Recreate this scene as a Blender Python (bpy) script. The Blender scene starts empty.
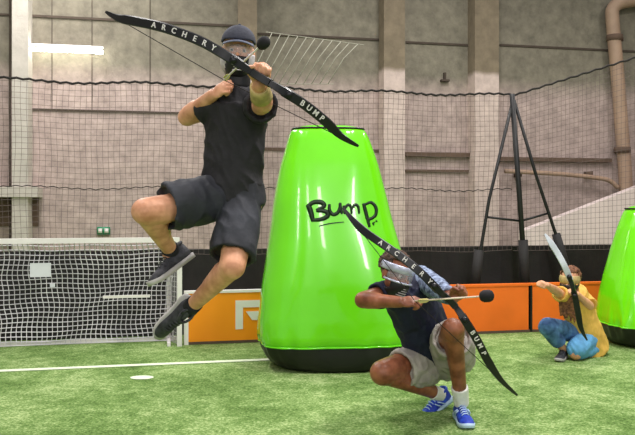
import bpy, bmesh, math, random
from mathutils import Vector, Matrix, noise
from mathutils.bvhtree import BVHTree
random.seed(7)
C = bpy.context.scene.collection
F, CX, HY, CH = 750.0, 317.5, 208.0, 1.25      # focal length in px, principal column, horizon row, eye height
TH = math.radians(12)                            # the hall is turned 12 degrees to the lens axis
def P(x, y, d): return Vector(((x-CX)/F*d, d, CH-(y-HY)/F*d))
def hall(s, D, z): return Vector((s*math.cos(TH)-D*math.sin(TH), s*math.sin(TH)+D*math.cos(TH), z))
def hs(px, D):
    u = (px-CX)/F; d = D/(math.cos(TH)-u*math.sin(TH))
    return u*d*math.cos(TH)+d*math.sin(TH)
def hd(px, D):
    u = (px-CX)/F; return D/(math.cos(TH)-u*math.sin(TH))
def hz(px, py, D): return CH-(py-HY)/F*hd(px, D)
def lin(c):
    return tuple((v/255/12.92 if v/255 <= .04045 else ((v/255+.055)/1.055)**2.4) for v in c)

# ------------------------------------------------------------------ materials
def mat(name, col, rough=.6, var=.12, scale=8, bump=0, bscale=60, metal=0, spec=.4, coat=0, col2=None, alpha=None, trans=0):
    m = bpy.data.materials.new(name); m.use_nodes = True
    nt = m.node_tree; b = nt.nodes['Principled BSDF']
    c = lin(col)
    tc = nt.nodes.new('ShaderNodeTexCoord')
    n = nt.nodes.new('ShaderNodeTexNoise'); n.inputs['Scale'].default_value = scale; n.inputs['Detail'].default_value = 4
    nt.links.new(tc.outputs['Object'], n.inputs['Vector'])
    r = nt.nodes.new('ShaderNodeValToRGB')
    a = tuple(v*(1-var) for v in c); z = lin(col2) if col2 else tuple(min(1, v*(1+var)) for v in c)
    r.color_ramp.elements[0].position = .35; r.color_ramp.elements[0].color = (*a, 1)
    r.color_ramp.elements[1].position = .65; r.color_ramp.elements[1].color = (*z, 1)
    nt.links.new(n.outputs['Fac'], r.inputs['Fac']); nt.links.new(r.outputs['Color'], b.inputs['Base Color'])
    b.inputs['Roughness'].default_value = rough; b.inputs['Metallic'].default_value = metal
    b.inputs['Specular IOR Level'].default_value = spec
    b.inputs['Coat Weight'].default_value = coat
    if trans: b.inputs['Transmission Weight'].default_value = trans
    if alpha: b.inputs['Alpha'].default_value = alpha
    if bump:
        n2 = nt.nodes.new('ShaderNodeTexNoise'); n2.inputs['Scale'].default_value = bscale; n2.inputs['Detail'].default_value = 5
        nt.links.new(tc.outputs['Object'], n2.inputs['Vector'])
        bp = nt.nodes.new('ShaderNodeBump'); bp.inputs['Strength'].default_value = bump; bp.inputs['Distance'].default_value = .01
        nt.links.new(n2.outputs['Fac'], bp.inputs['Height']); nt.links.new(bp.outputs['Normal'], b.inputs['Normal'])
    return m
def emis(name, col, s):
    m = bpy.data.materials.new(name); m.use_nodes = True
    b = m.node_tree.nodes['Principled BSDF']; b.inputs['Base Color'].default_value = (*lin(col), 1)
    b.inputs['Emission Color'].default_value = (*lin(col), 1); b.inputs['Emission Strength'].default_value = s
    return m
def turf():
    m = bpy.data.materials.new('turf'); m.use_nodes = True; nt = m.node_tree; b = nt.nodes['Principled BSDF']
    tc = nt.nodes.new('ShaderNodeTexCoord')
    def nz(s, det, rough=.6, stretch=None):
        n = nt.nodes.new('ShaderNodeTexNoise'); n.inputs['Scale'].default_value = s; n.inputs['Detail'].default_value = det
        n.inputs['Roughness'].default_value = rough
        nt.links.new(tc.outputs['Object'], n.inputs['Vector']); return n
    a, f, g = nz(1.6, 5), nz(55, 4, .75), nz(9, 4, .7)
    mx = nt.nodes.new('ShaderNodeMix'); mx.data_type = 'FLOAT'; mx.inputs[0].default_value = .5
    nt.links.new(a.outputs['Fac'], mx.inputs[2]); nt.links.new(g.outputs['Fac'], mx.inputs[3])
    m2 = nt.nodes.new('ShaderNodeMix'); m2.data_type = 'FLOAT'; m2.inputs[0].default_value = .5
    nt.links.new(mx.outputs[0], m2.inputs[2]); nt.links.new(f.outputs['Fac'], m2.inputs[3])
    r = nt.nodes.new('ShaderNodeValToRGB'); e = r.color_ramp.elements
    e[0].position = .39; e[0].color = (*lin((60, 88, 34)), 1); e[1].position = .60; e[1].color = (*lin((190, 208, 146)), 1)
    k = e.new(.5); k.color = (*lin((116, 148, 78)), 1)
    nt.links.new(m2.outputs[0], r.inputs['Fac']); nt.links.new(r.outputs['Color'], b.inputs['Base Color'])
    b.inputs['Roughness'].default_value = .9; b.inputs['Specular IOR Level'].default_value = .15
    bp = nt.nodes.new('ShaderNodeBump'); bp.inputs['Strength'].default_value = .7; bp.inputs['Distance'].default_value = .02
    nt.links.new(f.outputs['Fac'], bp.inputs['Height']); nt.links.new(bp.outputs['Normal'], b.inputs['Normal'])
    return m
def concrete(name, stops, var=.25):
    """horizontal paint bands by height (metres) with blotchy concrete over them"""
    m = bpy.data.materials.new(name); m.use_nodes = True; nt = m.node_tree; b = nt.nodes['Principled BSDF']
    g = nt.nodes.new('ShaderNodeNewGeometry'); sx = nt.nodes.new('ShaderNodeSeparateXYZ')
    nt.links.new(g.outputs['Position'], sx.inputs[0])
    n0 = nt.nodes.new('ShaderNodeTexNoise'); n0.inputs['Scale'].default_value = 2.5
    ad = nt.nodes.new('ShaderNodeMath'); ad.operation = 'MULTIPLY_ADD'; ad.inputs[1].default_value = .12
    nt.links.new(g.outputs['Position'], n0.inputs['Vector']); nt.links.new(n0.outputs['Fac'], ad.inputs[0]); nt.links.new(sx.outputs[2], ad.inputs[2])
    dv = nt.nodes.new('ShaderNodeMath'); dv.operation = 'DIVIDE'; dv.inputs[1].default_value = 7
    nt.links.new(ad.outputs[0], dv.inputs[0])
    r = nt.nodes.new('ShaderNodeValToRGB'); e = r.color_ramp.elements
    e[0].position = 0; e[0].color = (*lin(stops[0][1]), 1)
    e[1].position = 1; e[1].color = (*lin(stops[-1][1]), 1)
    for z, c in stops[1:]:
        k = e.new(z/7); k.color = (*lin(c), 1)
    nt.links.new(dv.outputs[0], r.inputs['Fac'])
    n = nt.nodes.new('ShaderNodeTexNoise'); n.inputs['Scale'].default_value = 5.5; n.inputs['Detail'].default_value = 10; n.inputs['Roughness'].default_value = .68
    nt.links.new(g.outputs['Position'], n.inputs['Vector'])
    mp = nt.nodes.new('ShaderNodeMapRange'); mp.inputs[1].default_value = .3; mp.inputs[2].default_value = .7
    mp.inputs[3].default_value = 1-var; mp.inputs[4].default_value = 1+var
    nt.links.new(n.outputs['Fac'], mp.inputs[0])
    v = nt.nodes.new('ShaderNodeVectorMath'); v.operation = 'SCALE'
    nt.links.new(r.outputs['Color'], v.inputs[0]); nt.links.new(mp.outputs[0], v.inputs[3])
    nt.links.new(v.outputs[0], b.inputs['Base Color'])
    b.inputs['Roughness'].default_value = .9
    bp = nt.nodes.new('ShaderNodeBump'); bp.inputs['Strength'].default_value = .4; bp.inputs['Distance'].default_value = .03
    nt.links.new(n.outputs['Fac'], bp.inputs['Height']); nt.links.new(bp.outputs['Normal'], b.inputs['Normal'])
    return m
M = dict(
 turf=turf(), line=mat('line_paint', (225, 235, 205), .9, .08, 30),
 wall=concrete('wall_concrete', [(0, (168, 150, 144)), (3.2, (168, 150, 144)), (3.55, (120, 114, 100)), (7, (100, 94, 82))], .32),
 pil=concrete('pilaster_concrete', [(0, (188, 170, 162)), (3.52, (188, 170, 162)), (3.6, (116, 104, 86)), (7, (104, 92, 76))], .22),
 pill=concrete('pillar_pale', [(0, (188, 180, 172)), (7, (170, 165, 155))], .12),
 seam=mat('seam_dark', (70, 60, 52), .9), ledge=mat('ledge_brown', (92, 74, 62), .9),
 ramp=mat('ramp_wall', (206, 190, 186), .9, .08, 3), pipe=mat('pipe_paint', (158, 132, 112), .6, .12, 3),
 mats=mat('black_mat', (30, 27, 27), .7, .3, 4, .2, 30), blackp=mat('black_paint', (22, 21, 22), .5),
 orange=mat('orange_board', (255, 150, 16), .45, .06, 2), orange2=mat('orange_board_deep', (242, 114, 34), .5, .08, 2),
 white=mat('white_paint', (232, 226, 224), .5, .04), paper=mat('paper', (222, 222, 230), .8, .03),
 netd=mat('net_cord_dark', (100, 88, 84), .9), rope=mat('rope_dark', (40, 36, 34), .9), netw=mat('net_cord_pale', (206, 202, 208), .9, .25, 3),
 lime=mat('lime_vinyl', (112, 222, 4), .2, .05, 2, 0, spec=.6, coat=.6), bvin=mat('black_vinyl', (26, 26, 24), .4, .3, 3, .2, 12),
 strm=mat('streak_pale', (150, 148, 134), .9), ink=mat('lettering_ink', (14, 40, 10), .5), green=mat('exit_green', (20, 120, 80), .5), tube=emis('tube_glow', (255, 252, 240), 26),
 skin1=mat('skin_fair', (206, 140, 104), .5, .18, 14, .1, 90, col2=(226, 166, 132)),
 skin2=mat('skin_brown', (122, 68, 46), .42, .2, 12, .1, 90, col2=(160, 98, 70)),
 skin3=mat('skin_light', (218, 160, 124), .5, .1, 14),
 shirt1=mat('black_shirt', (34, 32, 36), .75, .3, 9, .5, 25), shorts1=mat('charcoal_shorts', (36, 36, 42), .7, .25, 5, .5, 22, col2=(52, 54, 62)),
 shirt2=mat('navy_shirt', (22, 26, 52), .7, .3, 9, .5, 25), sleeve2=mat('blue_patterned', (60, 72, 112), .7, .5, 38, .4, 30, col2=(150, 166, 196)),
 shorts2=mat('grey_shorts', (160, 152, 146), .8, .16, 12, .6, 24), shirt3=mat('yellow_shirt', (222, 176, 84), .8, .12, 9, .5, 20),
 jeans=mat('jeans', (52, 88, 138), .8, .3, 12, .4, 30, col2=(90, 132, 180)), jeansl=mat('pale_jeans', (96, 158, 206), .8, .2, 12),
 shoe1=mat('dark_shoe', (44, 44, 50), .6, .3, 25, .4, 60, col2=(70, 70, 78)), sole1=mat('pale_sole', (176, 172, 170), .6),
 shoe2=mat('blue_shoe', (28, 48, 176), .5, .35, 20, .3, 50, col2=(44, 84, 214)), sock=mat('white_sock', (232, 230, 226), .9, .06, 30, .4, 80),
 stripe=mat('pale_stripe', (190, 215, 240), .5), sockd=mat('dark_sock', (30, 30, 34), .9),
 cap=mat('grey_cap', (54, 56, 68), .8, .3, 10, .3, 60), brim=mat('cap_brim', (84, 90, 108), .7, .1), hair=mat('dark_hair', (52, 38, 30), .8, .4, 40, .8, 60, col2=(96, 72, 58)),
 hairb=mat('brown_hair', (96, 58, 38), .7, .4, 40, .8, 60, col2=(140, 92, 60)),
 mask=mat('black_mask', (26, 26, 30), .45), maskl=mat('pale_guard', (186, 180, 184), .5, .2, 30), silver=mat('silver_band', (186, 190, 210), .3, .2, 20, metal=.3),
 lens=mat('clear_lens', (220, 225, 235), .08, alpha=.14), strap=mat('khaki_guard', (178, 156, 104), .7, .25, 20),
 bowb=mat('bow_black', (20, 20, 24), .35, .2, 6), bowg=mat('bow_dark_green', (20, 62, 56), .4, .3, 6), bowl=mat('bow_pale', (196, 200, 210), .4),
 foam=mat('foam_black', (22, 20, 24), .8), shaft=mat('arrow_shaft', (214, 196, 176), .5), shaftw=mat('arrow_pale', (220, 214, 206), .5), fletch=mat('fletching', (196, 184, 120), .7),
 eyew=mat('eye_white', (196, 184, 176), .3, .02), iris=mat('eye_iris', (40, 26, 20), .3), lip=mat('lips', (160, 84, 72), .5),
)

# ------------------------------------------------------------------ objects
def tag(o, label=None, cat=None, group=None, kind=None):
    if label: o['label'] = label
    if cat: o['category'] = cat
    if group: o['group'] = group
    if kind: o['kind'] = kind
    return o
def thing(name, loc, label, cat, group=None):
    o = bpy.data.objects.new(name, None); C.objects.link(o); o.location = loc; o.empty_display_size = .1
    return tag(o, label, cat, group)
def link(name, me, m, parent=None, smooth=True):
    o = bpy.data.objects.new(name, me); C.objects.link(o)
    if m:
        me.materials.clear()
        for q in (m if isinstance(m, (list, tuple)) else [m]): me.materials.append(q)
    if smooth:
        for p in me.polygons: p.use_smooth = True
    if parent:
        root = parent; off = Vector(parent.location)
        while root.parent: root = root.parent; off += root.location
        for v in me.vertices: v.co -= off        # mesh data stays relative to the thing's base
        o.parent = parent
    else:
        vs = [v.co for v in me.vertices]
        lo = Vector([min(v[i] for v in vs) for i in range(3)]); hi = Vector([max(v[i] for v in vs) for i in range(3)])
        b = Vector(((lo.x+hi.x)/2, (lo.y+hi.y)/2, lo.z))
        for v in me.vertices: v.co -= b
        o.location = b
    return o
class MB:
    def __init__(s): s.v = []; s.f = []
    def add(s, vs, fs):
        n = len(s.v); s.v += [Vector(v) for v in vs]; s.f += [tuple(i+n for i in f) for f in fs]
    def quad8(s, c):   # 8 corners: bottom ring 0-3, top ring 4-7
        s.add(c, [(0, 3, 2, 1), (4, 5, 6, 7), (0, 1, 5, 4), (1, 2, 6, 5), (2, 3, 7, 6), (3, 0, 4, 7)])
    def hbox(s, s0, s1, D0, D1, z0, z1):
        s.quad8([hall(s0, D0, z0), hall(s1, D0, z0), hall(s1, D1, z0), hall(s0, D1, z0), hall(s0, D0, z1), hall(s1, D0, z1), hall(s1, D1, z1), hall(s0, D1, z1)])
    def rings(s, rs, close=True, cap=True):
        n = len(rs[0]); vs = [p for r in rs for p in r]; fs = []
        for i in range(len(rs)-1):
            for j in range(n if close else n-1):
                k = (j+1) % n; fs.append((i*n+j, i*n+k, (i+1)*n+k, (i+1)*n+j))
        if cap and close:
            fs.append(tuple(reversed(range(n)))); fs.append(tuple((len(rs)-1)*n+j for j in range(n)))
        s.add(vs, fs)
    def tube(s, pts, r, n=8, cap=True):
        pts = [Vector(p) for p in pts]; rr = r if isinstance(r, (list, tuple)) else [r]*len(pts)
        rs = []; up = None
        for i, p in enumerate(pts):
            t = (pts[min(i+1, len(pts)-1)]-pts[max(i-1, 0)]).normalized()
            if up is None:
                up = Vector((0, 0, 1)) if abs(t.z) < .9 else Vector((1, 0, 0))
            a = t.cross(up).normalized(); b = a.cross(t).normalized(); up = b
            rs.append([p+a*rr[i]*math.cos(2*math.pi*k/n)+b*rr[i]*math.sin(2*math.pi*k/n) for k in range(n)])
        s.rings(rs, True, cap)
    def con(s, p0, p1, r0, r1, x=None, n=20, hollow=0, ends=(False, True)):
        """tapered elliptical tube, r = radius or (a, b); x = direction of a; hollow = depth of a dished open end"""
        p0, p1 = Vector(p0), Vector(p1); t = (p1-p0).normalized()
        x = Vector(x) if x is not None else (Vector((0, 0, 1)) if abs(t.z) < .8 else Vector((1, 0, 0)))
        a = (x-t*x.dot(t)).normalized(); b = t.cross(a)
        r0 = r0 if isinstance(r0, tuple) else (r0, r0); r1 = r1 if isinstance(r1, tuple) else (r1, r1)
        def ring(p, r): return [p+a*r[0]*math.cos(2*math.pi*k/n)+b*r[1]*math.sin(2*math.pi*k/n) for k in range(n)]
        rs = []
        rs.append(ring(p0, (r0[0]*.55, r0[1]*.55))); rs.append(ring(p0, r0))
        for q in (.33, .66): rs.append(ring(p0.lerp(p1, q), (r0[0]+(r1[0]-r0[0])*q, r0[1]+(r1[1]-r0[1])*q)))
        rs.append(ring(p1, r1))
        if hollow:
            w = .012
            rs.append(ring(p1, (r1[0]-w, r1[1]-w))); rs.append(ring(p1-t*hollow, (r1[0]-w*1.3, r1[1]-w*1.3)))
        s.rings(rs)
    def cap(s, p0, p1, r0, r1, n=16):
        """tapered capsule with round ends"""
        p0, p1 = Vector(p0), Vector(p1); t = (p1-p0)
        t = t.normalized() if t.length > 1e-6 else Vector((0, 0, 1))
        x = Vector((0, 0, 1)) if abs(t.z) < .8 else Vector((1, 0, 0)); a = (x-t*x.dot(t)).normalized(); b = t.cross(a); rs = []
        for i in range(1, 6):
            q = math.pi/2*i/5; rs.append([p0-t*r0*math.cos(q)+(a*math.cos(2*math.pi*k/n)+b*math.sin(2*math.pi*k/n))*r0*math.sin(q) for k in range(n)])
        for i in range(5, 0, -1):
            q = math.pi/2*i/5; rs.append([p1+t*r1*math.cos(q)+(a*math.cos(2*math.pi*k/n)+b*math.sin(2*math.pi*k/n))*r1*math.sin(q) for k in range(n)])
        s.rings(rs)
    def ell(s, T, c, r, n=20, m=12):
        """ellipsoid in the local frame T"""
        rs = []
        for i in range(1, m):
            q = math.pi*i/m
            rs.append([T @ Vector((c[0]+r[0]*math.sin(q)*math.cos(2*math.pi*k/n), c[1]+r[1]*math.sin(q)*math.sin(2*math.pi*k/n), c[2]-r[2]*math.cos(q))) for k in range(n)])
        s.rings(rs)
    def mesh(s, name='m'):
        me = bpy.data.meshes.new(name); me.from_pydata([tuple(v) for v in s.v], [], s.f); me.update()
        bm = bmesh.new(); bm.from_mesh(me); bmesh.ops.recalc_face_normals(bm, faces=bm.faces[:]); bm.to_mesh(me); bm.free()
        return me
    def build(s, name, m, parent=None, smooth=True): return link(name, s.mesh(name), m, parent, smooth)
    def flesh(s, name, m, parent, vox=.006, it=3, wr=None):
        """one continuous skin over everything collected: remeshed, smoothed, with optional cloth folds (amplitude, size)"""
        me = s.mesh(name); o = bpy.data.objects.new('tmp', me); C.objects.link(o)
        r = o.modifiers.new('r', 'REMESH'); r.mode = 'VOXEL'; r.voxel_size = vox
        if it:
            q = o.modifiers.new('s', 'SMOOTH'); q.factor = .5; q.iterations = it
        dg = bpy.context.evaluated_depsgraph_get(); me2 = bpy.data.meshes.new_from_object(o.evaluated_get(dg))
        bpy.data.objects.remove(o); bpy.data.meshes.remove(me)
        if wr:
            amp, sc = wr; ns = [v.normal.copy() for v in me2.vertices]
            for v, nn in zip(me2.vertices, ns):
                p = v.co
                w = noise.noise(Vector((p.x*sc*1.7+p.z*sc*.8, p.y*sc, p.z*sc*.7-p.x*sc*.5)))
                w = (1-abs(w)*2.2)
                v.co = p+nn*amp*w
        return link(name, me2, m, parent)
def text_mesh(ch, size, depth=.002):
    cu = bpy.data.curves.new('t', 'FONT'); cu.body = ch; cu.size = size; cu.extrude = depth; cu.align_x = 'CENTER'; cu.align_y = 'CENTER'; cu.offset = size*.012
    o = bpy.data.objects.new('t', cu); C.objects.link(o); dg = bpy.context.evaluated_depsgraph_get()
    me = bpy.data.meshes.new_from_object(o.evaluated_get(dg)); bpy.data.objects.remove(o)
    vs = [v.co.copy() for v in me.vertices]; fs = [tuple(p.vertices) for p in me.polygons]; bpy.data.meshes.remove(me)
    return vs, fs
def frame(o, y, z):
    """matrix with origin o, y axis forward, z axis roughly up"""
    y = Vector(y).normalized(); z = Vector(z); x = y.cross(z).normalized(); z = x.cross(y)
    return Matrix(((x.x, y.x, z.x, o[0]), (x.y, y.y, z.y, o[1]), (x.z, y.z, z.z, o[2]), (0, 0, 0, 1)))
def smoothpath(pts, k=5):
    out = []; n = len(pts)
    for i in range(n-1):
        p0, p1, p2, p3 = pts[max(i-1, 0)], pts[i], pts[i+1], pts[min(i+2, n-1)]
        for j in range(k):
            t = j/k; out.append(.5*((2*p1)+(p2-p0)*t+(2*p0-5*p1+4*p2-p3)*t*t+(3*p1-p0-3*p2+p3)*t**3))
    return out+[pts[-1]]

# ------------------------------------------------------------------ the hall
def struct(name, mb, m, smooth=False):
    o = mb.build(name, m, None, smooth); o['kind'] = 'structure'; return o
WD = 12.0
b = MB(); b.add([(-9, -2, 0), (12, -2, 0), (12, 17, 0), (-9, 17, 0)], [(0, 1, 2, 3)]); struct('floor', b, M['turf'])
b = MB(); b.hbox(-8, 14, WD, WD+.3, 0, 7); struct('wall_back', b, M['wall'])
b = MB(); b.hbox(hs(-250, WD)-.3, hs(-250, WD), 0, WD, 0, 7); struct('wall_left', b, M['pill'])
b = MB(); b.hbox(9.5, 9.8, 0, WD, 0, 7); struct('wall_right', b, M['wall'])
n = 1
def trim(b, m):
    global n
    o = struct('trim_%d' % n, b, m); n += 1
    return o
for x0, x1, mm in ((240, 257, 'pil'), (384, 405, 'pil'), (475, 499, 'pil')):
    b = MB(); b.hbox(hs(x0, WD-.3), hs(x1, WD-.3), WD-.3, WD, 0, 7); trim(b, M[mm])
b = MB(); b.hbox(hs(12, WD-.4), hs(28, WD-.4), WD-.4, WD, 0, 7); trim(b, M['pill'])
b = MB(); b.hbox(hs(-60, WD-.45), hs(38, WD-.45), WD-.45, WD, hz(20, 197, WD-.45), hz(20, 187, WD-.45)); trim(b, M['pill'])
for x0, x1, mm in ((-30, 10, 'ledge'), (29, 39, 'ledge')):
    b = MB(); b.hbox(hs(x0, WD), hs(x1, WD), WD-.03, WD+.01, hz(30, 226, WD), hz(30, 197, WD)); trim(b, M[mm])
def strip(x0, x1, y, h, D=WD, pr=.02, m='seam'):
    z = hz((x0+x1)/2, y, D); b = MB(); b.hbox(hs(x0, D-pr), hs(x1, D-pr), D-pr, D+.01, z-h/2, z+h/2); trim(b, M[m])
for x0, x1, y in ((29, 239, 21), (258, 383, 37), (406, 474, 44), (500, 700, 50)): strip(x0, x1, y, .035)
strip(-30, 10, 14, .03)
strip(29, 239, 112, .03); strip(406, 474, 155, .07, pr=.1, m='ledge'); strip(500, 612, 160, .07, pr=.1, m='ledge')
strip(406, 474, 171, .04, pr=.05, m='ledge'); strip(258, 383, 150, .05, m='ledge')
for px in (10, 52, 92, 150):
    b = MB(); w_ = .012 if px == 10 else .006; b.hbox(hs(px, WD)-w_, hs(px, WD)+w_, WD-w_, WD+.01, 0 if px == 10 else 2.75, 7); trim(b, M['seam'])
# sloping pale wall at the right
b = MB(); D = 10.5; s0, s1 = hs(525, D), hs(720, D); z0, z1 = hz(560, 217, D)-.12, hz(635, 188, D)
sl = (z1-hz(560, 217, D))/(hs(635, D)-hs(560, D)); za = hz(560, 217, D)+sl*(s0-hs(560, D)); zb = za+sl*(s1-s0)
b.quad8([hall(s0, D, 0), hall(s1, D, 0), hall(s1, D+.2, 0), hall(s0, D+.2, 0), hall(s0, D, za), hall(s1, D, zb), hall(s1, D+.2, zb), hall(s0, D+.2, za)]); trim(b, M['ramp'])
# duct and thin pipe on the back wall
def pd(x, y, D=WD-.2): return P(x, y, hd(x, D))
b = MB(); b.tube(smoothpath([pd(660, -6), pd(635, 0), pd(620, 3), pd(613, 9), pd(612.5, 20), pd(617, 70), pd(621, 120), pd(625, 170), pd(626, 200)], 4), .115, 14)
t = thing('wall_pipe', hall(hs(618, WD-.2), WD-.2, 0), 'thick brown pipe running down the wall at the far right', 'pipe'); b.build('pipe', M['pipe'], t)
for y in (38, 150):
    b = MB(); p = pd(614+(y-30)*.07, y); b.tube([p+Vector((0, 0, .05)), p-Vector((0, 0, .05))], .14, 14); b.hbox(hs(616, WD)-.05, hs(616, WD)+.05, WD-.15, WD, p.z-.03, p.z+.03); b.build('bracket', M['ledge'], t)
b = MB(); b.tube(smoothpath([pd(505, 171), pd(560, 174), pd(598, 178), pd(610, 181), pd(618, 188)], 4), .04, 10)
t = thing('thin_pipe', hall(hs(560, WD-.2), WD-.2, 0), 'thin brown pipe running level along the wall to the thick pipe', 'pipe'); b.build('pipe', M['pipe'], t)
for px in (515, 585):
    b = MB(); b.hbox(hs(px, WD)-.03, hs(px, WD)+.03, WD-.2, WD-.002, pd(px, 174).z-.05, pd(px, 174).z+.05); b.build('bracket', M['ledge'], t)
# fluorescent tube
t = thing('fluorescent_lamp', hall(hs(65, WD), WD-.1, hz(65, 54, WD)), 'lit white fluorescent tube on the wall at upper left', 'lamp')
b = MB(); b.hbox(hs(27, WD), hs(104, WD), WD-.17, WD, hz(65, 48.5, WD), hz(65, 47, WD)); b.build('fitting', M['white'], t)
zt = hz(65, 51, WD-.16); b = MB(); b.tube([hall(hs(28, WD-.2), WD-.2, zt), hall(hs(103, WD-.2), WD-.2, zt)], .027, 12); b.build('tube', M['tube'], t)
# exit sign
D = WD-.05; t = thing('exit_sign', hall(hs(103, D), D, hz(103, 235, D)), 'small green and white exit sign above the goal crossbar', 'sign')
b = MB(); b.hbox(hs(97, D), hs(110, D), D, WD, hz(103, 235, D), hz(103, 227, D)); b.build('panel', M['green'], t)
b = MB(); b.hbox(hs(98.3, D), hs(102, D), D-.01, D, hz(103, 233, D), hz(103, 228.5, D)); b.hbox(hs(104.5, D), hs(108.7, D), D-.01, D, hz(103, 233, D), hz(103, 228.5, D)); b.build('pictogram', M['white'], t)
# wall hook
b = MB(); b.hbox(hs(440, WD), hs(448, WD), WD-.08, WD, hz(443, 82, WD), hz(443, 80, WD)); b.hbox(hs(443, WD), hs(445, WD), WD-.06, WD, hz(443, 82, WD), hz(443, 73, WD))
tag(b.build('wall_bracket', M['seam'], None, False), 'small dark bracket on the upper wall between two pilasters', 'bracket')
# black padding along the foot of the pitch
D = 7.5; b = MB()
N = 60; s0, s1 = hs(-120, D), hs(760, D); rs = []
for i in range(N+1):
    s = s0+(s1-s0)*i/N; w = .012*math.sin(i*1.9); rs.append([hall(s, D+w, 0), hall(s, D+.08+w, 0), hall(s, D+.08+w, .84), hall(s, D+w, .84)])
b.rings(rs); tag(b.build('black_crash_padding', M['mats'], None, False), 'long black padding wall behind the orange boards and the goal', 'padding')
# white floor markings
def flat(name, pts, label, cat):
    b = MB(); k = len(pts); b.add([(p[0], p[1], .003) for p in pts]+[(p[0], p[1], .006) for p in pts], [tuple(range(k, 2*k))]+[(i, (i+1) % k, k+(i+1) % k, k+i) for i in range(k)])
    return tag(b.build(name, M['line'], None, False), label, cat)
q = [hall(s, 6.12+dd, 0) for s, dd in ((hs(-60, 6.12), -.035), (hs(420, 6.12), -.035), (hs(420, 6.12), .035), (hs(-60, 6.12), .035))]
flat('pitch_line', q, 'long white line painted across the green turf', 'line')
q = []
for k in range(20):
    a = 2*math.pi*k/20; q.append(P(142, 378, 937.5/170)+Vector((.085*math.cos(a), .06*math.sin(a), 0)))
flat('penalty_spot', q, 'small white spot painted on the turf in front of the goal', 'spot')

# ------------------------------------------------------------------ boards
BD = 6.95; BH = .49
def board(x0, x1, m, label, white):
    s0, s1 = hs(x0, BD), hs(x1, BD)-.004
    t = thing('pitch_board', hall((s0+s1)/2, BD, 0), label, 'board', 'low orange boards along the edge of the pitch')
    b = MB(); b.hbox(s0+.012, s1-.012, BD, BD+.05, .02, BH-.02); b.build('panel', m, t, False)
    b = MB(); b.hbox(s0, s1, BD-.01, BD+.06, BH-.022, BH); b.build('top_rail', M['white'] if white else m, t, False)
    b = MB(); b.hbox(s0, s0+.02+.02*white, BD-.012, BD+.06, 0, BH-.02); b.build('end_post', M['white'] if white else M['blackp'], t, False)
    b = MB(); b.hbox(s0, s1, BD-.01, BD+.06, 0, .025); b.build('bottom_rail', M['ledge'], t, False)
    return t
bt = board(184, 300, M['orange'], 'bright orange pitch board with a large white letter F beside the goal', True)
board(300, 421, M['orange2'], 'deep orange pitch board mostly behind the tall green inflatable', False)
board(421, 530, M['orange2'], 'deep orange pitch board behind the foam arrow tip and leaning pole', False)
board(530, 720, M['orange2'], 'deep orange pitch board behind the person in the yellow shirt', False)
b = MB()
def fp(x, y, o): return hall(hs(x, BD-.008), BD-.008+o, hz(x, y, BD-.008))
for poly in ([(235.5, 300.5), (262, 300), (262, 307), (243, 307.5), (243, 329), (235.5, 329.5)], [(246, 311.5), (262, 311), (262, 320), (252, 320)]):
    k = len(poly); b.add([fp(*p, 0) for p in poly]+[fp(*p, .009) for p in poly], [tuple(range(k)), tuple(range(2*k-1, k-1, -1))]+[(i, (i+1) % k, k+(i+1) % k, k+i) for i in range(k)])
b.build('letter', M['white'], bt, False)['label'] = 'white letter F on the board'

# ------------------------------------------------------------------ goal
GD = 6.9; gs = hs(179.5, GD); g0 = gs-3.0; GH = .985
t = thing('football_goal', hall((gs+g0)/2, GD, 0), 'white framed small football goal with pale net, left edge of pitch', 'goal')
b = MB(); b.hbox(g0, gs, GD-.025, GD+.025, GH-.045, GH); b.build('crossbar', M['white'], t, False)
for s in (g0, gs): b = MB(); b.hbox(s-.022, s+.022, GD-.022, GD+.022, 0, GH-.045); b.build('post', M['white'], t, False)
GB = 7.22; bs = hs(168.5, GB)
for s in (g0+.06, bs): b = MB(); b.hbox(s-.018, s+.018, GB-.018, GB+.018, 0, .93); b.hbox(s-.015, s+.015, GD, GB, .92, .95); b.hbox(s-.015, s+.015, GD, GB, .0, .03); b.build('back_stay', M['white'], t, False)
b = MB(); b.hbox(g0, gs, GB-.018, GB+.018, .0, .035); b.build('ground_bar', M['white'], t, False)
b = MB(); zz = hz(125, 296.5, 7.1); b.hbox(hs(103, 7.1), hs(150, 7.1), 7.08, 7.11, zz-.012, zz+.012); b.build('net_rod', M['white'], t, False)
def gp(s, v):   # goal net: drapes from the crossbar back and down
    z = .96*(1-v); k = min(1, v/.12); D = GD+.03+(GB-.1-GD)*k+.05*math.sin(s*2.3+v*3)*k*(1-v*.5)
    return hall(s+.016*math.sin(v*7+s*3)+.006*math.sin(v*23+s*7), D, max(.012, z+.006*math.sin(s*9+v*8)-.012*math.sin(s*2.9)**2*k*(1-v)))
b = MB(); s = g0
while s < gs-.02:
    b.tube([gp(s, v/26) for v in range(27)], .0046, 3, False); s += .0445
for i in range(1, 23):
    v = i/22; b.tube([gp(g0+(bs+.04-g0)*k/70, v) for k in range(71)], .0046, 3, False)
for i in range(7): b.tube([hall(gs-.02+(bs-gs)*i/7, GD+(GB-GD)*i/7, .93), hall(gs-.02+(bs-gs)*i/7+.01, GD+(GB-GD)*i/7, .01)], .003, 3, False)
for i in range(20): z = .93*i/20+.02; b.tube([hall(gs-.01, GD, z), hall(bs, GB, z-.01)], .003, 3, False)
b.build('net', M['netw'], t, False)
b = MB(); D = 6.98; b.hbox(hs(30, D), hs(51, D), D-.006, D, hz(40, 277, D), hz(40, 263, D))
tag(b.build('paper_notice', M['paper'], None, False), 'white sheet of paper hung on the goal net', 'paper')
b = MB(); D = 6.98; b.hbox(hs(50, D), hs(55, D), D-.008, D, hz(52, 287, D), hz(52, 283.5, D))
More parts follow.
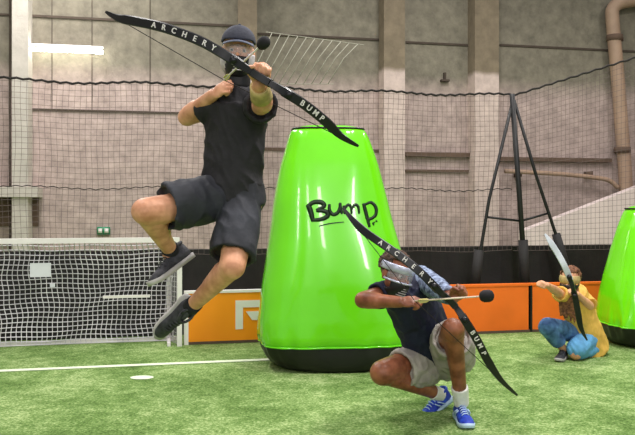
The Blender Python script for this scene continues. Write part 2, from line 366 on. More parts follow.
tag(b.build('white_tag', M['paper'], None, False), 'tiny white tag on the goal net below the paper sheet', 'tag')

# ------------------------------------------------------------------ ball-stop net on its poles
ND = 7.32; ztop = 2.427; cs = hs(512, ND)
t = thing('safety_net', hall(hs(200, ND), ND, 0), 'wide grey safety net hanging across the back of the pitch', 'net', None)
s0 = hs(-90, ND); b = MB(); step = .052
def npnt(s, z, a=1): return hall(s+.008*math.sin(z*7+s*4), ND+.03*math.sin(s*2.1+z*1.3), z+.010*math.sin(s*5.2+z)*a)
k = 0
while s0+k*step < cs:
    s = s0+k*step; b.tube([npnt(s, .80+(ztop-.80)*j/14) for j in range(15)], .0019, 3, False); k += 1
z = .80
while z < ztop: b.tube([npnt(s0+(cs-s0)*j/70, z) for j in range(71)], .0019, 3, False); z += step
b.build('mesh', M['netd'], t, False)
for z, r, nm in ((ztop, .012, 'top_rope'), (1.434, .005, 'seam_rope')):
    b = MB(); b.tube([npnt(s0+(cs-s0)*j/110, z, 1.4)+Vector((0, 0, (.012 if j % 2 else 0))) for j in range(111)], r, 6); b.build(nm, M['rope'], t)
t = thing('safety_net', hall(hs(600, ND), ND+.1, 0), 'grey net panel right of the leaning pole with rising top rope', 'net')
s1 = hs(700, ND); zr = hz(610, 66, ND); slp = (zr-ztop)/(hs(610, ND)-cs)
b = MB(); k = 1
def rp(s, z): return hall(s, ND+.02*math.sin(s*3), z)
while cs+k*step < s1:
    s = cs+k*step; b.tube([rp(s, .80+(ztop+slp*(s-cs)-.80)*j/6) for j in range(7)], .0019, 3, False); k += 1
for i in range(34):
    b.tube([rp(cs+(s1-cs)*j/20, .80+(ztop+slp*(s1-cs)*j/20-.80)*i/34) for j in range(21)], .0019, 3, False)
b.build('mesh', M['netd'], t, False)
b = MB(); b.tube([rp(cs+(s1-cs)*j/30, ztop+slp*(s1-cs)*j/30+.012*(j % 2)) for j in range(31)], .012, 6); b.build('top_rope', M['rope'], t)
# poles
def np_(x, y, o=0): return P(x, y, hd(x, ND-.07+o))
base = hall(hs(526, ND), ND-.07, 0)
t = thing('net_pole', base, 'tall black leaning net pole with two braces behind the boards', 'pole')
def zfloor(x, D): return HY+CH*F/hd(x, D)
b = MB(); b.tube([np_(512, 94), np_(519, 190), np_(528.5, zfloor(528, ND-.07))], .028, 12); b.build('pole', M['blackp'], t)
b = MB(); b.tube([np_(513, 100), np_(489, 200), np_(474, 290), hall(hs(470, ND-.07), ND-.07, 0)], .017, 10); b.build('brace', M['blackp'], t)
b = MB(); b.tube([np_(514, 100), np_(536, 175), np_(556, 235), np_(572, 285), hall(hs(580, ND-.07), ND-.07, 0)], .017, 10); b.build('brace', M['blackp'], t)
b = MB(); b.tube([np_(486, 217), np_(521, 221)], .012, 8); b.build('crossbar', M['blackp'], t)
b = MB(); b.tube([np_(521, 221), np_(549, 213)], .012, 8); b.build('crossbar', M['blackp'], t)
for x0, y0, x1, y1, r in ((479, 250, 474, 296, .05), (523, 240, 526, 298, .05), (556, 234, 573, 290, .045)):
    b = MB(); b.tube([np_(x0, y0), np_(x1, y1)], r, 14); b.build('padding', M['mats'], t)
# pale slanted streaks drawn as thin tubes high up behind the first archer
t = thing('pale_streaks', P(305, 85, 10.5), 'pale slanted streaks high behind the archer', 'net')
b = MB()
for i in range(11):
    x0, x1 = 272+i*8.6, 246+i*8.2; D = 10.6
    b.tube([P(x0, 33+i*1.1, D), P((x0+x1)/2+1, 58, D-.05), P(x1, 84, D)], .0065, 5)
b.build('streaks', M['strm'], t)
b = MB(); b.tube([P(266, 32, 10.6), P(364, 45, 10.6)], .006, 6); b.build('top_rope', M['strm'], t)
b = MB(); b.tube([P(243, 84, 10.6), P(334, 84, 10.6)], .005, 6); b.build('bottom_edge', M['strm'], t)

# ------------------------------------------------------------------ inflatable bunkers
def bunker(cx, cy, prof, yaw, shift, label):
    t = thing('inflatable_bunker', (cx, cy, 0), label, 'inflatable', 'lime green inflatable bunkers')
    n = 160; zs = []; H = prof[-1][0]
    def at(z):
        for (z0, a0, b0), (z1, a1, b1) in zip(prof, prof[1:]):
            if z <= z1:
                q = (z-z0)/(z1-z0); q2 = q
                return a0+(a1-a0)*q2, b0+(b1-b0)*q2
        return prof[-1][1:]
    def ring(z, zseam):
        a, d = at(z); out = []
        for k in range(n):
            th = 2*math.pi*k/n; c, s = math.cos(th), math.sin(th); e = 2/3.4
            if z < zseam: e = 2/(2.0+1.4*(z/zseam)**.7)
            x = a*math.copysign(abs(c)**e, c); y = d*math.copysign(abs(s)**e, s)
            f = math.exp(-abs(z-zseam)/.14); g = math.exp(-abs(z-(H-.05))/.05)
            pl = (noise.noise(Vector((x*14, y*14, z*1.5)))*.036*f+noise.noise(Vector((x*26, y*26, z*3)))*.008*(f+g))
            bul = .015*noise.noise(Vector((x*2.2, y*2.2, z*1.6+cx)))
            q = 1+(pl+bul)/max(a, .2)
            x *= q; y *= q
            X = x*math.cos(yaw)-y*math.sin(yaw)+shift*(z/1.9); Y = x*math.sin(yaw)+y*math.cos(yaw)
            out.append(Vector((cx+X, cy+Y, z)))
        return out
    zsm = .195
    lo = [0.0, .008, .02, .04, .07, .10, .13, .16, .185, zsm]
    b = MB(); b.rings([ring(z, zsm) for z in lo]); b.build('base', M['bvin'], t)['label'] = 'black underside of the inflatable'
    hi = [zsm+.0005]+[zsm+(H-.12-zsm)*(i/60) for i in range(1, 61)]+[H-.12+.12*math.sin(math.pi/2*i/10) for i in range(1, 11)]
    b = MB(); b.rings([ring(z, zsm) for z in hi]); o = b.build('body', M['lime'], t)
    b = MB(); pts = ring(zsm, zsm); b.tube([p+Vector((0, 0, .0)) for p in pts]+[pts[0]], .007, 6); b.build('seam', M['lime'], t)
    b = MB(); pts = ring(H-.045, zsm); b.tube([p+Vector((0, 0, .01)) for p in pts]+[pts[0]], .008, 6); b.build('top_seam', M['bvin'], t)
    return t, o, ring
prof = [(0, .46, .37), (.008, .49, .39), (.04, .54, .405), (.11, .59, .412), (.195, .605, .41), (.25, .622, .418), (.38, .618, .41), (.65, .583, .385), (.92, .535, .35), (1.3, .457, .30), (1.6, .385, .25), (1.80, .325, .21), (1.86, .30, .19), (1.895, .25, .15), (1.91, .17, .09), (1.915, .08, .04)]
t1, body, ring1 = bunker(.165, 6.05, prof, .10, -.085, 'tall lime green inflatable with Bump lettering, behind the crouching archer')
prof2 = [(z*.668, a*.92, d*.95) for z, a, d in prof]
prof2 = [(z, a, d) for z, a, d in prof2]
t2, body2, ring2 = bunker((660-CX)/F*6.95+.02, 6.95, prof2, .15, -.05, 'lime green inflatable cut off at the right edge of the picture')
# lettering brushed on the bunker
bvh = BVHTree.FromPolygons([body.matrix_world @ v.co + t1.location for v in body.data.vertices], [tuple(p.vertices) for p in body.data.polygons])
def onb(X, Y):
    o = Vector((0, 0, CH)); d = (P(295+X/7.055, 180+Y/7.055, 1)-o).normalized(); h = bvh.ray_cast(o, d)
    return h[0]+h[1]*.002, h[1]
def stroke(b, pts, w):
    q = smoothpath([Vector((x, y, 0)) for x, y in pts], 5); L = []
    for i, p in enumerate(q):
        tt = (q[min(i+1, len(q)-1)]-q[max(i-1, 0)]).normalized(); nn = Vector((-tt.y, tt.x, 0)); ww = 1.3*w*(.65+.35*math.sin(math.pi*min(1, (i+1)/len(q))))/2
        c, no = onb(p.x, p.y); a = onb(*(p+nn*ww).xy)[0]; e = onb(*(p-nn*ww).xy)[0]
        L.append([a, c+no*.003, e, c-no*.004])
    b.rings(L)
LT = MB(); groups = (3, 5, 8, 10)
for ki, (pts, w) in enumerate((([(92, 175), (108, 215), (128, 292)], 30), ([(82, 192), (130, 158), (185, 158), (205, 185), (150, 215)], 26), ([(150, 215), (215, 222), (232, 250), (190, 276), (122, 284)], 26),
               ([(243, 170), (243, 210), (265, 242), (300, 232), (318, 190), (318, 160)], 20), ([(316, 165), (322, 205), (332, 240)], 18),
               ([(345, 180), (352, 240)], 18), ([(350, 205), (372, 176), (394, 190), (400, 240)], 16), ([(400, 205), (424, 174), (446, 190), (452, 238)], 16),
               ([(482, 165), (500, 230), (526, 332)], 20), ([(488, 178), (535, 158), (570, 195), (566, 250), (520, 278), (500, 262)], 18),
               ([(170, 326), (240, 308), (345, 296)], 6), ([(548, 300), (556, 320)], 9), ([(568, 285), (580, 295)], 8), ([(556, 296), (562, 304)], 8))):
    stroke(LT, pts, w)
    if ki+1 in groups: LT.build('letter', M['ink'], t1); LT = MB()
    elif ki == 10: LT.build('underline', M['ink'], t1); LT = MB()
LT.build('punctuation', M['ink'], t1)
b = MB()   # dark tuft of tied cord at the left foot of the bunker
for k in range(7):
    x = 30+k*9; c = P(278+k*2.2, 337+(k % 3)*2, 5.78); b.cap(c, c+Vector((.012*math.cos(k*2), -.01, .018*math.sin(k*3))), .006, .003, 6)
b.build('cord_tie', M['ink'], t1)

# ------------------------------------------------------------------ people: kit
def head(b, T, s=1.0):
    e = lambda c, r: b.ell(T, [v*s for v in c], [v*s for v in r])
    e((0, -.012, .035), (.076, .094, .088)); e((0, .022, -.035), (.060, .066, .080)); e((0, .048, -.082), (.032, .032, .028))
    e((0, .072, .018), (.045, .016, .012)); e((0, .094, -.022), (.012, .020, .014)); e((0, .086, -.003), (.009, .014, .024))
    for q in (-1, 1):
        e((q*.078, -.005, -.012), (.010, .020, .032)); e((q*.036, .058, -.028), (.024, .026, .022)); e((q*.011, .092, -.028), (.007, .010, .007))
    e((0, .080, -.052), (.024, .010, .006)); e((0, .078, -.062), (.021, .010, .007))
def eyes(t, T, s=1.0):
    for q in (-1, 1):
        b = MB(); b.ell(T, [q*.030*s, .070*s, 0], [.0115*s]*3, 12, 8); o = b.build('eye', M['eyew'], t)
        b = MB(); b.ell(T, [q*.030*s, .0795*s, 0], [.006*s, .004*s, .006*s], 10, 6); b.build('iris', M['iris'], o)
def shell(T, c, r, keep, th, m, name, parent, n=48, k=32, wr=0):
    """part of an ellipsoid as a sheet of real thickness"""
    bm = bmesh.new(); bmesh.ops.create_uvsphere(bm, u_segments=n, v_segments=k, radius=1)
    bmesh.ops.delete(bm, geom=[f for f in bm.faces if not keep(f.calc_center_median())], context='FACES')
    for v in bm.verts: v.co = Vector((c[i]+v.co[i]*r[i] for i in range(3)))
    bmesh.ops.recalc_face_normals(bm, faces=bm.faces[:])
    bm.normal_update()
    if wr:
        for v in bm.verts: v.co += v.normal*wr*noise.noise(v.co*90)
    bmesh.ops.solidify(bm, geom=bm.faces[:], thickness=th)
    bmesh.ops.transform(bm, matrix=T, verts=bm.verts[:])
    me = bpy.data.meshes.new(name); bm.to_mesh(me); bm.free()
    return link(name, me, m, parent)
def hand(b, w, y, z, side, curl=(60, 80, 50), thumb=None, s=1.0, spread=0.0):
    """palm and five fingers; w wrist, y finger direction, z back-of-hand direction, side = +1 thumb towards local +x"""
    T = frame(w, y, z); R = lambda p: T @ Vector(p)
    b.ell(T, (0, .045*s, 0), (.042*s, .052*s, .017*s), 16, 10); b.cap(R((-.02*side*s, .02*s, 0)), R((-.024*side*s, .07*s, 0)), .015*s, .013*s, 10)
    for i, (L, rad) in enumerate(((.078, .0092), (.086, .0096), (.080, .0092), (.062, .0082))):
        x = side*(.030-.0205*i)*s; p = Vector((x, (.082-.004*abs(i-1))*s, 0)); a = 0
        q0 = Vector((x*.6, .03*s, 0)); b.cap(R(q0), R(p), .012*s, rad*1.08*s, 10)
        for j, f in enumerate((.48, .30, .22)):
            a += math.radians(curl[j]*(1+.05*i)); dv = Vector((side*spread*(1.5-i)*.1, math.cos(a), -math.sin(a))).normalized()
            q = p+dv*L*f*s; b.cap(R(p), R(q), rad*(1-.08*j)*s, rad*(.93-.08*j)*s, 10); p = q
    th = thumb or [(.046, .050, -.014), (.044, .078, -.034), (.024, .090, -.048)]
    p = Vector((side*.022*s, .018*s, -.004*s)); rr = .0145
    for tx, ty, tz in th:
        q = Vector((side*tx*s, ty*s, tz*s)); b.cap(R(p), R(q), rr*s, (rr-.0018)*s, 10); p = q; rr -= .002
def leg(b, h, k, a, r=(.082, .056, .05, .036)):
    b.cap(h, k, r[0], r[1]); b.cap(k, a, r[2], r[3])
    d = (a-k).normalized(); back = (h-k).normalized(); back = (back-d*back.dot(d))
    back = back.normalized() if back.length > .01 else Vector((0, 1, 0))
    b.cap(k.lerp(a, .18)+back*.018, k.lerp(a, .5)+back*.010, r[2]*1.0, r[2]*.82)
    b.cap(k-back*.012-d*.02, k-back*.014+d*.012, r[2]*.86, r[2]*.8)
    b.cap(k-d*.02-back*.004, k+(h-k).normalized()*.09-back*.004, r[1]*1.0, r[1]*1.12)
def arm(b, s, e, w, r=(.050, .040, .039, .027)):
    b.cap(s, e, r[0], r[1]); b.cap(e, w, r[2], r[3]); b.cap(e.lerp(w, .12), e.lerp(w, .38), r[2]*1.06, r[2]*1.0)
def shoe(t, ankle, fwd, up, m, ms, s=1.0, laces='white', stripe=None, org=None):
    """running shoe: heel under the ankle, toe along fwd"""
    T = frame(org if org is not None else ankle-Vector(up).normalized()*.085*s, fwd, up); R = lambda p: T @ Vector([v*s for v in p])
    sec = [(-.078, .022, .055, .012), (-.070, .032, .086, .012), (-.045, .038, .096, .006), (0, .037, .092, .004), (.035, .036, .080, .004), (.08, .041, .062, .004), (.125, .046, .050, .004), (.165, .043, .041, .006), (.192, .033, .032, .010), (.206, .016, .022, .013)]
    def ring(y, w, h, lo, k=18):
        out = []
        for i in range(k):
            a = 2*math.pi*i/k; c, q = math.cos(a), math.sin(a)
            x = w*math.copysign(abs(c)**.75, c)*(1 if q < 0 else (1-.28*q)); z = lo+(h-lo)*(.35+.65*q if q > 0 else .35*(1+q))
            out.append(R((x, y, z)))
        return out
    b = MB(); b.rings([ring(*q) for q in sec]); o = b.build('shoe', m, t)
    b = MB(); rs = []
    for y, w in ((-.088, .02), (-.08, .033), (-.05, .041), (0, .039), (.05, .042), (.11, .049), (.16, .047), (.195, .036), (.212, .018)):
        lift = .014*max(0, (y-.14)/.07)**2
        rs.append([R((-w, y, lift+.014)), R((-w*.96, y, lift-.012)), R((w*.96, y, lift-.012)), R((w, y, lift+.014))])
    b.rings(rs); b.build('sole', ms, o)
    b = MB()
    for i in range(5):
        y = .035+i*.02; z = .083-i*.007; b.tube([R((-.022, y, z-.008)), R((-.010, y+.002, z+.003)), R((.010, y+.006, z+.003)), R((.022, y+.006, z-.008))], .0032*s, 6)
    b.build('laces', M[laces], o)
    b = MB(); b.tube([R((.033*math.cos(a), -.025+.045*math.sin(a), .093)) for a in [2*math.pi*i/16 for i in range(17)]], .008*s, 6); b.build('collar', m, o)
    if stripe:
        for q in (-1, 1):
            b = MB()
            for i in range(2): b.tube([R((q*.041, .0+i*.03, .02)), R((q*.041, .025+i*.03, .045)), R((q*.030, .045+i*.025, .062))], .004*s, 6)
            b.build('stripe', M[stripe], o)
    return o
def bow(pts, grip, w, label, cat, m, txt1, txt2, nock, mface=None, wt=.010):
    """recurve bow: pts from top tip to lower tip, grip = (i0, i1) fractions of the riser"""
    q = smoothpath(pts, 8); N = len(q)-1; eye = Vector((0, 0, CH)); i0, i1 = int(grip[0]*N), int(grip[1]*N)
    c = q[(i0+i1)//2]; t = thing('recurve_bow', c, label, cat)
    def fr(i):
        T = (q[min(i+1, N)]-q[max(i-1, 0)]).normalized(); V = (eye-q[i]).normalized(); W = T.cross(V).normalized()
        if W.z < 0: W = -W
        return T, W, T.cross(W).normalized() if T.cross(W).dot(V) > 0 else -T.cross(W).normalized()
    def sweep(ia, ib, wf, tf):
        b = MB(); rs = []
        for i in range(ia, ib+1):
            T, W, V = fr(i); ww = wf(i)/2; tt = tf(i)/2
            rs.append([q[i]+W*ww*.8+V*tt, q[i]+W*ww, q[i]+W*ww*.8-V*tt, q[i]-W*ww*.8-V*tt, q[i]-W*ww, q[i]-W*ww*.8+V*tt])
        b.rings(rs); return b
    top = sweep(0, i0+2, lambda i: w*(.28+.72*min(1, i/(i0*.30))), lambda i: wt).build('limb', m, t, False)
    bot = sweep(i1-2, N, lambda i: w*(.28+.72*min(1, (N-i)/((N-i1)*.45))), lambda i: wt).build('limb', mface or m, t, False)
    mid = (i0+i1)/2; half = (i1-i0)/2
    sweep(i0, i1, lambda i: w*(.95-.35*(1-abs(i-mid)/half)), lambda i: .026+.022*(1-abs(i-mid)/half)).build('riser', M['bowb'], t, False)
    sweep(int(mid-half*.35), int(mid+half*.35), lambda i: w*.85, lambda i: .055).build('grip', M['mask'], t, False)
    for i in (i0, i1):
        T, W, V = fr(i); b = MB(); b.con(q[i]-V*.028, q[i]+V*.030, w*.42, w*.36); b.build('limb_bolt', M['bowb'], t)
    b = MB(); b.tube([q[1], nock, q[-2]], .0022, 5); b.build('string', M['rope'], t)
    for txt, lim, (ia, ib) in txt1, txt2:
        if not txt: continue
        L = top if lim == 0 else bot
        for k, ch in enumerate(txt):
            b = MB()
            f = (ia+(ib-ia)*k/(len(txt)-1))*N; i = int(f); fr_ = f-i; T, W, V = fr(i); p = q[i].lerp(q[min(i+1, N)], fr_)
            if T.x < 0: T = -T
            Y = V.cross(T); vs, fs = text_mesh(ch, w*.78)
            b.add([p+V*(wt/2+.002)+T*v.x+Y*v.y+V*v.z for v in vs], fs)
            b.build('letter', M['white'], L, False)
    return t
def arrow(a, tip, label, r=.0045, m='shaft', tr=.03):
    t = thing('foam_arrow', a, label, 'arrow'); d = (tip-a).normalized()
    b = MB(); b.tube([a, tip-d*.02], r, 8); b.build('shaft', M[m], t)
    T = frame(tip, d, (0, 0, 1)); b = MB()
    prof_ = [(-.035, .016), (-.030, tr*.8), (-.015, tr), (.012, tr), (.024, tr*.85), (.032, tr*.5), (.034, .004)]
    b.rings([[T @ Vector((rr*math.cos(2*math.pi*k/18), y, rr*math.sin(2*math.pi*k/18))) for k in range(18)] for y, rr in prof_]); b.build('foam_tip', M['foam'], t)
    for k in range(3):
        an = 2*math.pi*k/3+.4; Ta = frame(a, d, (0, 0, 1)); n_ = Vector((math.cos(an), 0, math.sin(an))); b = MB(); o = Vector((-n_.z, 0, n_.x))*.0012
        q = [n_*.004+Vector((0, .02, 0)), n_*.014+Vector((0, .028, 0)), n_*.013+Vector((0, .07, 0)), n_*.004+Vector((0, .09, 0))]
        b.quad8([Ta @ (p-o) for p in q]+[Ta @ (p+o) for p in q]); b.build('fletching', M['fletch'], t, False)
    return t

# ------------------------------------------------------------------ person 1: the leaping archer
t = thing('person', (P(236, 200, 3.85).x, 3.85, P(155, 345, 3.9).z), 'person leaping in black T-shirt, charcoal shorts and cap, aiming a bow', 'person')
hipR, kneeR, ankR = P(222, 196, 3.86), P(147, 213, 3.62), P(171, 251, 3.94)
hipL, kneeL, ankL = P(248, 198, 3.84), P(231, 268, 3.62), P(192, 306, 3.92)
shR, elR, wrR = P(213, 108, 3.82), P(187, 117, 3.93), P(213, 95, 3.72)
shL, elL, wrL = P(258, 108, 3.76), P(263, 104, 3.50), P(259, 85, 3.33)
HC = P(238, 52, 3.78); HT = frame(HC, (.10, -.98, -.10), (.06, 0, 1))
b = MB(); head(b, HT)
xd = (shL-shR)
b.cap(P(237, 78, 3.80), P(237, 94, 3.82), .058, .062)
b.con(P(237, 102, 3.82), P(235, 150, 3.84), (.14, .085), (.125, .085), xd); b.con(P(235, 145, 3.84), P(235, 195, 3.86), (.125, .08), (.15, .09), xd)
b.cap(P(235, 185, 3.86), P(235, 198, 3.86), .10, .095); b.cap(shR, P(237, 100, 3.82), .055, .06); b.cap(shL, P(237, 100, 3.82), .055, .06)
leg(b, hipR, kneeR, ankR, (.082, .066, .062, .038)); leg(b, hipL, kneeL, ankL, (.082, .062, .058, .038)); arm(b, shR, elR, wrR, (.052, .047, .049, .031)); arm(b, shL, elL, wrL, (.05, .044, .046, .031))
hand(b, wrR, (P(228, 84, 3.66)-wrR), P(214, 60, 3.5)-wrR, -1, (35, 95, 45), [(.040, .045, -.012), (.040, .07, -.016), (.030, .09, -.02)])
hand(b, wrL, (.22, -.25, .9), (0, 1, .2), 1, (82, 88, 45), [(.044, .04, -.02), (.05, .065, -.045), (.03, .075, -.07)], s=1.08)
for an, kn, tv, sgn in ((ankR, kneeR, P(150, 284, 3.86), 0), (ankL, kneeL, P(158, 342, 4.02), 0)):
    b.cap(an, an.lerp(tv, .12), .034, .032)
body1 = b.flesh('body', M['skin1'], t, .0055, 3)
eyes(t, HT)
# T-shirt
b = MB(); b.con(P(236, 104, 3.81), P(235, 150, 3.83), (.165, .11), (.155, .108), xd, 28); b.con(P(235, 146, 3.83), P(230, 199, 3.86), (.155, .108), (.158, .13), xd, 28, hollow=.03)
b.con(P(237, 88, 3.80), P(236, 106, 3.81), (.075, .07), (.15, .10), xd, 28)
b.cap(shR, P(228, 100, 3.81), .068, .07); b.cap(shL, P(248, 100, 3.80), .066, .07)
b.con(shR, shR.lerp(elR, .34), .068, .072, hollow=.02); b.con(shL, shL.lerp(elL, .62), .070, .080, hollow=.02)
b.flesh('t_shirt', M['shirt1'], t, .0065, 3, (.008, 10))
# shorts
b = MB(); b.con(P(234, 184, 3.85), P(235, 206, 3.85), (.150, .11), (.16, .12), xd, 28)
b.con(P(226, 196, 3.86), P(167, 207, 3.685), .115, .118, n=28, hollow=.03); b.con(P(243, 200, 3.85), P(232, 256, 3.67), .108, .112, n=28, hollow=.03)
b.cap(P(226, 197, 3.86), P(243, 199, 3.85), .112, .112)
b.flesh('shorts', M['shorts1'], t, .0065, 3, (.010, 9))
for k_, (an, fwd, up) in enumerate(((ankR, P(150, 284, 3.84)-P(184, 259, 3.98), (-25, -.3*25, 36)), (ankL, P(157, 345, 3.98)-P(189, 308, 3.92), (.55, -.8, -.2)))):
    f = fwd.normalized(); u = Vector(up).normalized()
    shoe(t, an, f, u, M['shoe1'], M['sole1'], 1.0, 'shoe1', org=(None, P(180, 308, 3.98))[k_])
    kn = (kneeR, kneeL)[k_]; b = MB(); d = (kn-an).normalized(); b.con(an-d*.05, an+d*.04, .046, .045, hollow=.01); b.build('ankle_sock', M['sockd'], t)
b = MB(); b.con(P(237, 90, 3.80), P(238, 70, 3.785), .068, .064, hollow=.01); b.build('neck_warmer', M['mask'], t)
# cap, mask
cp = shell(HT, (0, -.012, .045), (.088, .106, .090), lambda c: c.z > -.02 and not (c.y > .55 and c.z < .05), .005, M['cap'], 'cap', t)
b = MB(); rs = []
for i in range(9):
    u_ = -1+2*i/8; x = .078*u_; yf = .075+.065*math.sqrt(max(0, 1-.75*u_*u_)); z0 = .052-.018*u_*u_
    rs.append([HT @ Vector(p) for p in ((x*.95, .055*(1-.35*u_*u_), z0+.008), (x, yf, z0-.012), (x, yf, z0-.017), (x*.95, .055*(1-.35*u_*u_), z0+.001))])
b.rings(rs); b.build('brim', M['brim'], cp)
b = MB(); b.ell(HT, (0, -.012, .137), (.008, .008, .005), 10, 6); b.build('cap_button', M['cap'], cp)
mk = shell(HT, (0, .018, -.04), (.080, .100, .105), lambda c: c.y > -.15 and c.z < .12 and c.z > -.85 and abs(c.x) < .72, .005, M['mask'], 'face_mask', t)
for q in (-1, 1): shell(HT, (0, .012, -.035), (.087, .098, .11), lambda c, q=q: c.y > -.2 and c.z < .15 and c.z > -.8 and c.x*q > .62, .005, M['maskl'], 'side_guard', mk)
shell(HT, (0, .018, -.0), (.079, .092, .075), lambda c: c.y > .1 and abs(c.z) < .34 and abs(c.x) < .93, .002, M['lens'], 'lens', mk)
b = MB()
for i in range(4): b.tube([HT @ Vector((.035*math.cos(a), .018+.098*math.sin(a)*.98, -.055-.014*i)) for a in [math.radians(50+80*j/8) for j in range(9)]], .0035, 6)
b.build('vents', M['maskl'], mk)
b = MB(); d = (wrL-elL).normalized(); b.con(wrL-d*.11, wrL-d*.015, .052, .043, hollow=.012); b.build('arm_guard', M['strap'], t)
# bow and arrow
nk1 = P(224, 80, 3.62)
pts = [P(106, 12, 3.46), P(118, 18, 3.42), P(134, 21, 3.38), P(165, 28, 3.32), P(200, 41, 3.27), P(230, 58, 3.24), P(258, 76, 3.27), P(283, 91, 3.25), P(305, 105, 3.28), P(325, 121, 3.34), P(341, 136, 3.40), P(358, 146, 3.46)]
bow(pts, (.47, .66), .044, 'long black recurve bow held up by the leaping archer', 'bow', M['bowb'], ('ARCHERY', 0, (.245, .405)), ('BUMP', 1, (.715, .80)), nk1)
arrow(nk1, P(263.5, 43, 3.14), 'pale arrow with round black foam tip on the leaping archer\'s bow', m='shaftw', tr=.026)

# ------------------------------------------------------------------ person 2: the crouching archer
t = thing('person', (P(440, 410, 4.4).x, 4.45, 0), 'person crouching in navy shirt, grey shorts and blue shoes, drawing a bow', 'person')
hipR, kneeR, ankR = P(428, 354, 4.70), P(385, 373, 4.40), P(438, 394, 4.66)
hipL, kneeL, ankL = P(446, 352, 4.64), P(453, 332, 4.22), P(461, 400, 4.42)
shR, elR, wrR = P(392, 292, 4.36), P(363, 300, 4.16), P(400, 302, 4.04)
shL, elL, wrL = P(420, 278, 4.50), P(438, 289, 4.26), P(453, 299, 4.04)
HC = P(395, 274, 4.26); HT = frame(HC, (.62, -.76, -.22), (.28, .0, 1))
xd = shL-shR
b = MB(); head(b, HT); b.cap(P(396, 280, 4.32), P(404, 290, 4.44), .056, .062)
b.con(P(409, 292, 4.44), P(430, 345, 4.66), (.13, .09), (.13, .095), xd); b.cap(P(430, 345, 4.68), P(438, 350, 4.66), .12, .12); b.cap(shR, P(404, 290, 4.42), .055, .06); b.cap(shL, P(408, 288, 4.44), .055, .06)
leg(b, hipR, kneeR, ankR, (.085, .076, .068, .038)); leg(b, hipL, kneeL, ankL, (.085, .066, .058, .037)); arm(b, shR, elR, wrR, (.055, .048, .046, .031)); arm(b, shL, elL, wrL, (.05, .042, .04, .030))
hand(b, wrR, P(420, 301, 4.02)-wrR, (0, -.6, .8), -1, (35, 90, 45), [(.04, .045, -.012), (.04, .07, -.016), (.03, .09, -.02)])
hand(b, wrL, (.55, -.25, .72), (.1, 1, .3), 1, (82, 88, 45), [(.044, .04, -.02), (.05, .065, -.045), (.03, .075, -.07)])
b.flesh('body', M['skin2'], t, .0055, 3); eyes(t, HT)
b = MB(); b.con(P(402, 288, 4.40), P(416, 312, 4.50), (.135, .11), (.165, .125), xd, 28); b.con(P(415, 308, 4.50), P(433, 352, 4.66), (.165, .125), (.165, .14), xd, 28, hollow=.02)
b.cap(shR, P(402, 288, 4.42), .070, .075); b.cap(shL, P(408, 286, 4.44), .068, .075)
b.con(shR, shR.lerp(elR, .55), .070, .074, hollow=.02)
b.flesh('t_shirt', M['shirt2'], t, .0065, 3, (.008, 12))
b = MB(); b.cap(shL, elL, .076, .064); b.con(elL, wrL.lerp(elL, .30), .062, .048, hollow=.01)
b.cap(shL+Vector((-.03, 0, .03)), shL, .05, .06); b.flesh('patterned_sleeve', M['sleeve2'], t, .0065, 2, (.004, 20))
b = MB(); b.cap(P(430, 347, 4.68), P(446, 350, 4.66), .135, .13)
b.con(P(432, 356, 4.69), P(401, 369, 4.49), .122, .112, n=28, hollow=.03); b.cap(P(427, 368, 4.62), P(414, 372, 4.55), .105, .10); b.con(P(446, 354, 4.66), P(452, 338, 4.34), .125, .112, n=28, hollow=.03)
b.cap(P(446, 364, 4.62), P(456, 352, 4.42), .10, .09); b.cap(P(462, 360, 4.60), P(462, 345, 4.40), .075, .07)
b.flesh('shorts', M['shorts2'], t, .0065, 3, (.009, 12))
b = MB(); d = (kneeL-ankL).normalized(); b.con(ankL-d*.03, ankL+d*.095, .043, .050, hollow=.012); b.flesh('sock', M['sock'], t, .005, 1, (.002, 40))
b = MB(); d = (kneeR-ankR).normalized(); b.con(ankR-d*.03, ankR+d*.05, .043, .046, hollow=.012); b.flesh('sock', M['sock'], t, .005, 1)
gl = Vector((ankL.x, ankL.y, .098))
shoe(t, gl, (.02, -1, 0), (0, 0, 1), M['shoe2'], M['stripe'], 1.0, 'stripe', 'stripe')
shoe(t, ankR+Vector((0.0, 0, .0)), P(421, 411, 4.60)-P(446, 391, 4.70), (-.35, -.35, .9), M['shoe2'], M['stripe'], .95, 'stripe', 'stripe')
shell(HT, (0, -.018, .045), (.086, .102, .092), lambda c: c.z > -.35 and not (c.y > .35 and c.z < .42), .012, M['hair'], 'hair', t, 64, 40, .016)
mk = shell(HT, (0, .014, -.045), (.078, .098, .095), lambda c: c.y > -.05 and c.z < .1 and c.z > -.8 and abs(c.x) < .9, .005, M['mask'], 'face_mask', t)
shell(HT, (0, .002, .040), (.094, .112, .075), lambda c: abs(c.z) < .33 and c.y > -.5, .007, M['silver'], 'head_band', mk)
shell(HT, (0, .018, -.0), (.084, .097, .075), lambda c: c.y > .0 and abs(c.z) < .45, .002, M['lens'], 'lens', mk)
b = MB(); b.tube([HT @ Vector((.085*math.cos(a), .02+.095*math.sin(a), -.03)) for a in [math.radians(-10+200*j/16) for j in range(17)]], .006, 8); b.build('lens_frame', M['silver'], mk)
b = MB()
for i in range(4): b.tube([HT @ Vector((.05*math.cos(a), .014+.097*math.sin(a), -.06-.013*i)) for a in [math.radians(45+90*j/8) for j in range(9)]], .003, 6)
b.build('vents', M['maskl'], mk)
nk2 = P(415, 301, 4.0)
pts = [P(343, 208, 4.16), P(352, 219, 4.10), P(364, 231, 4.04), P(381, 243, 3.98), P(400, 256, 3.94), P(420, 272, 3.90), P(438, 290, 3.90), P(454, 305, 3.95), P(466, 322, 3.92), P(477, 340, 3.94), P(488, 361, 3.98), P(501, 380, 4.04), P(517, 395, 4.12)]
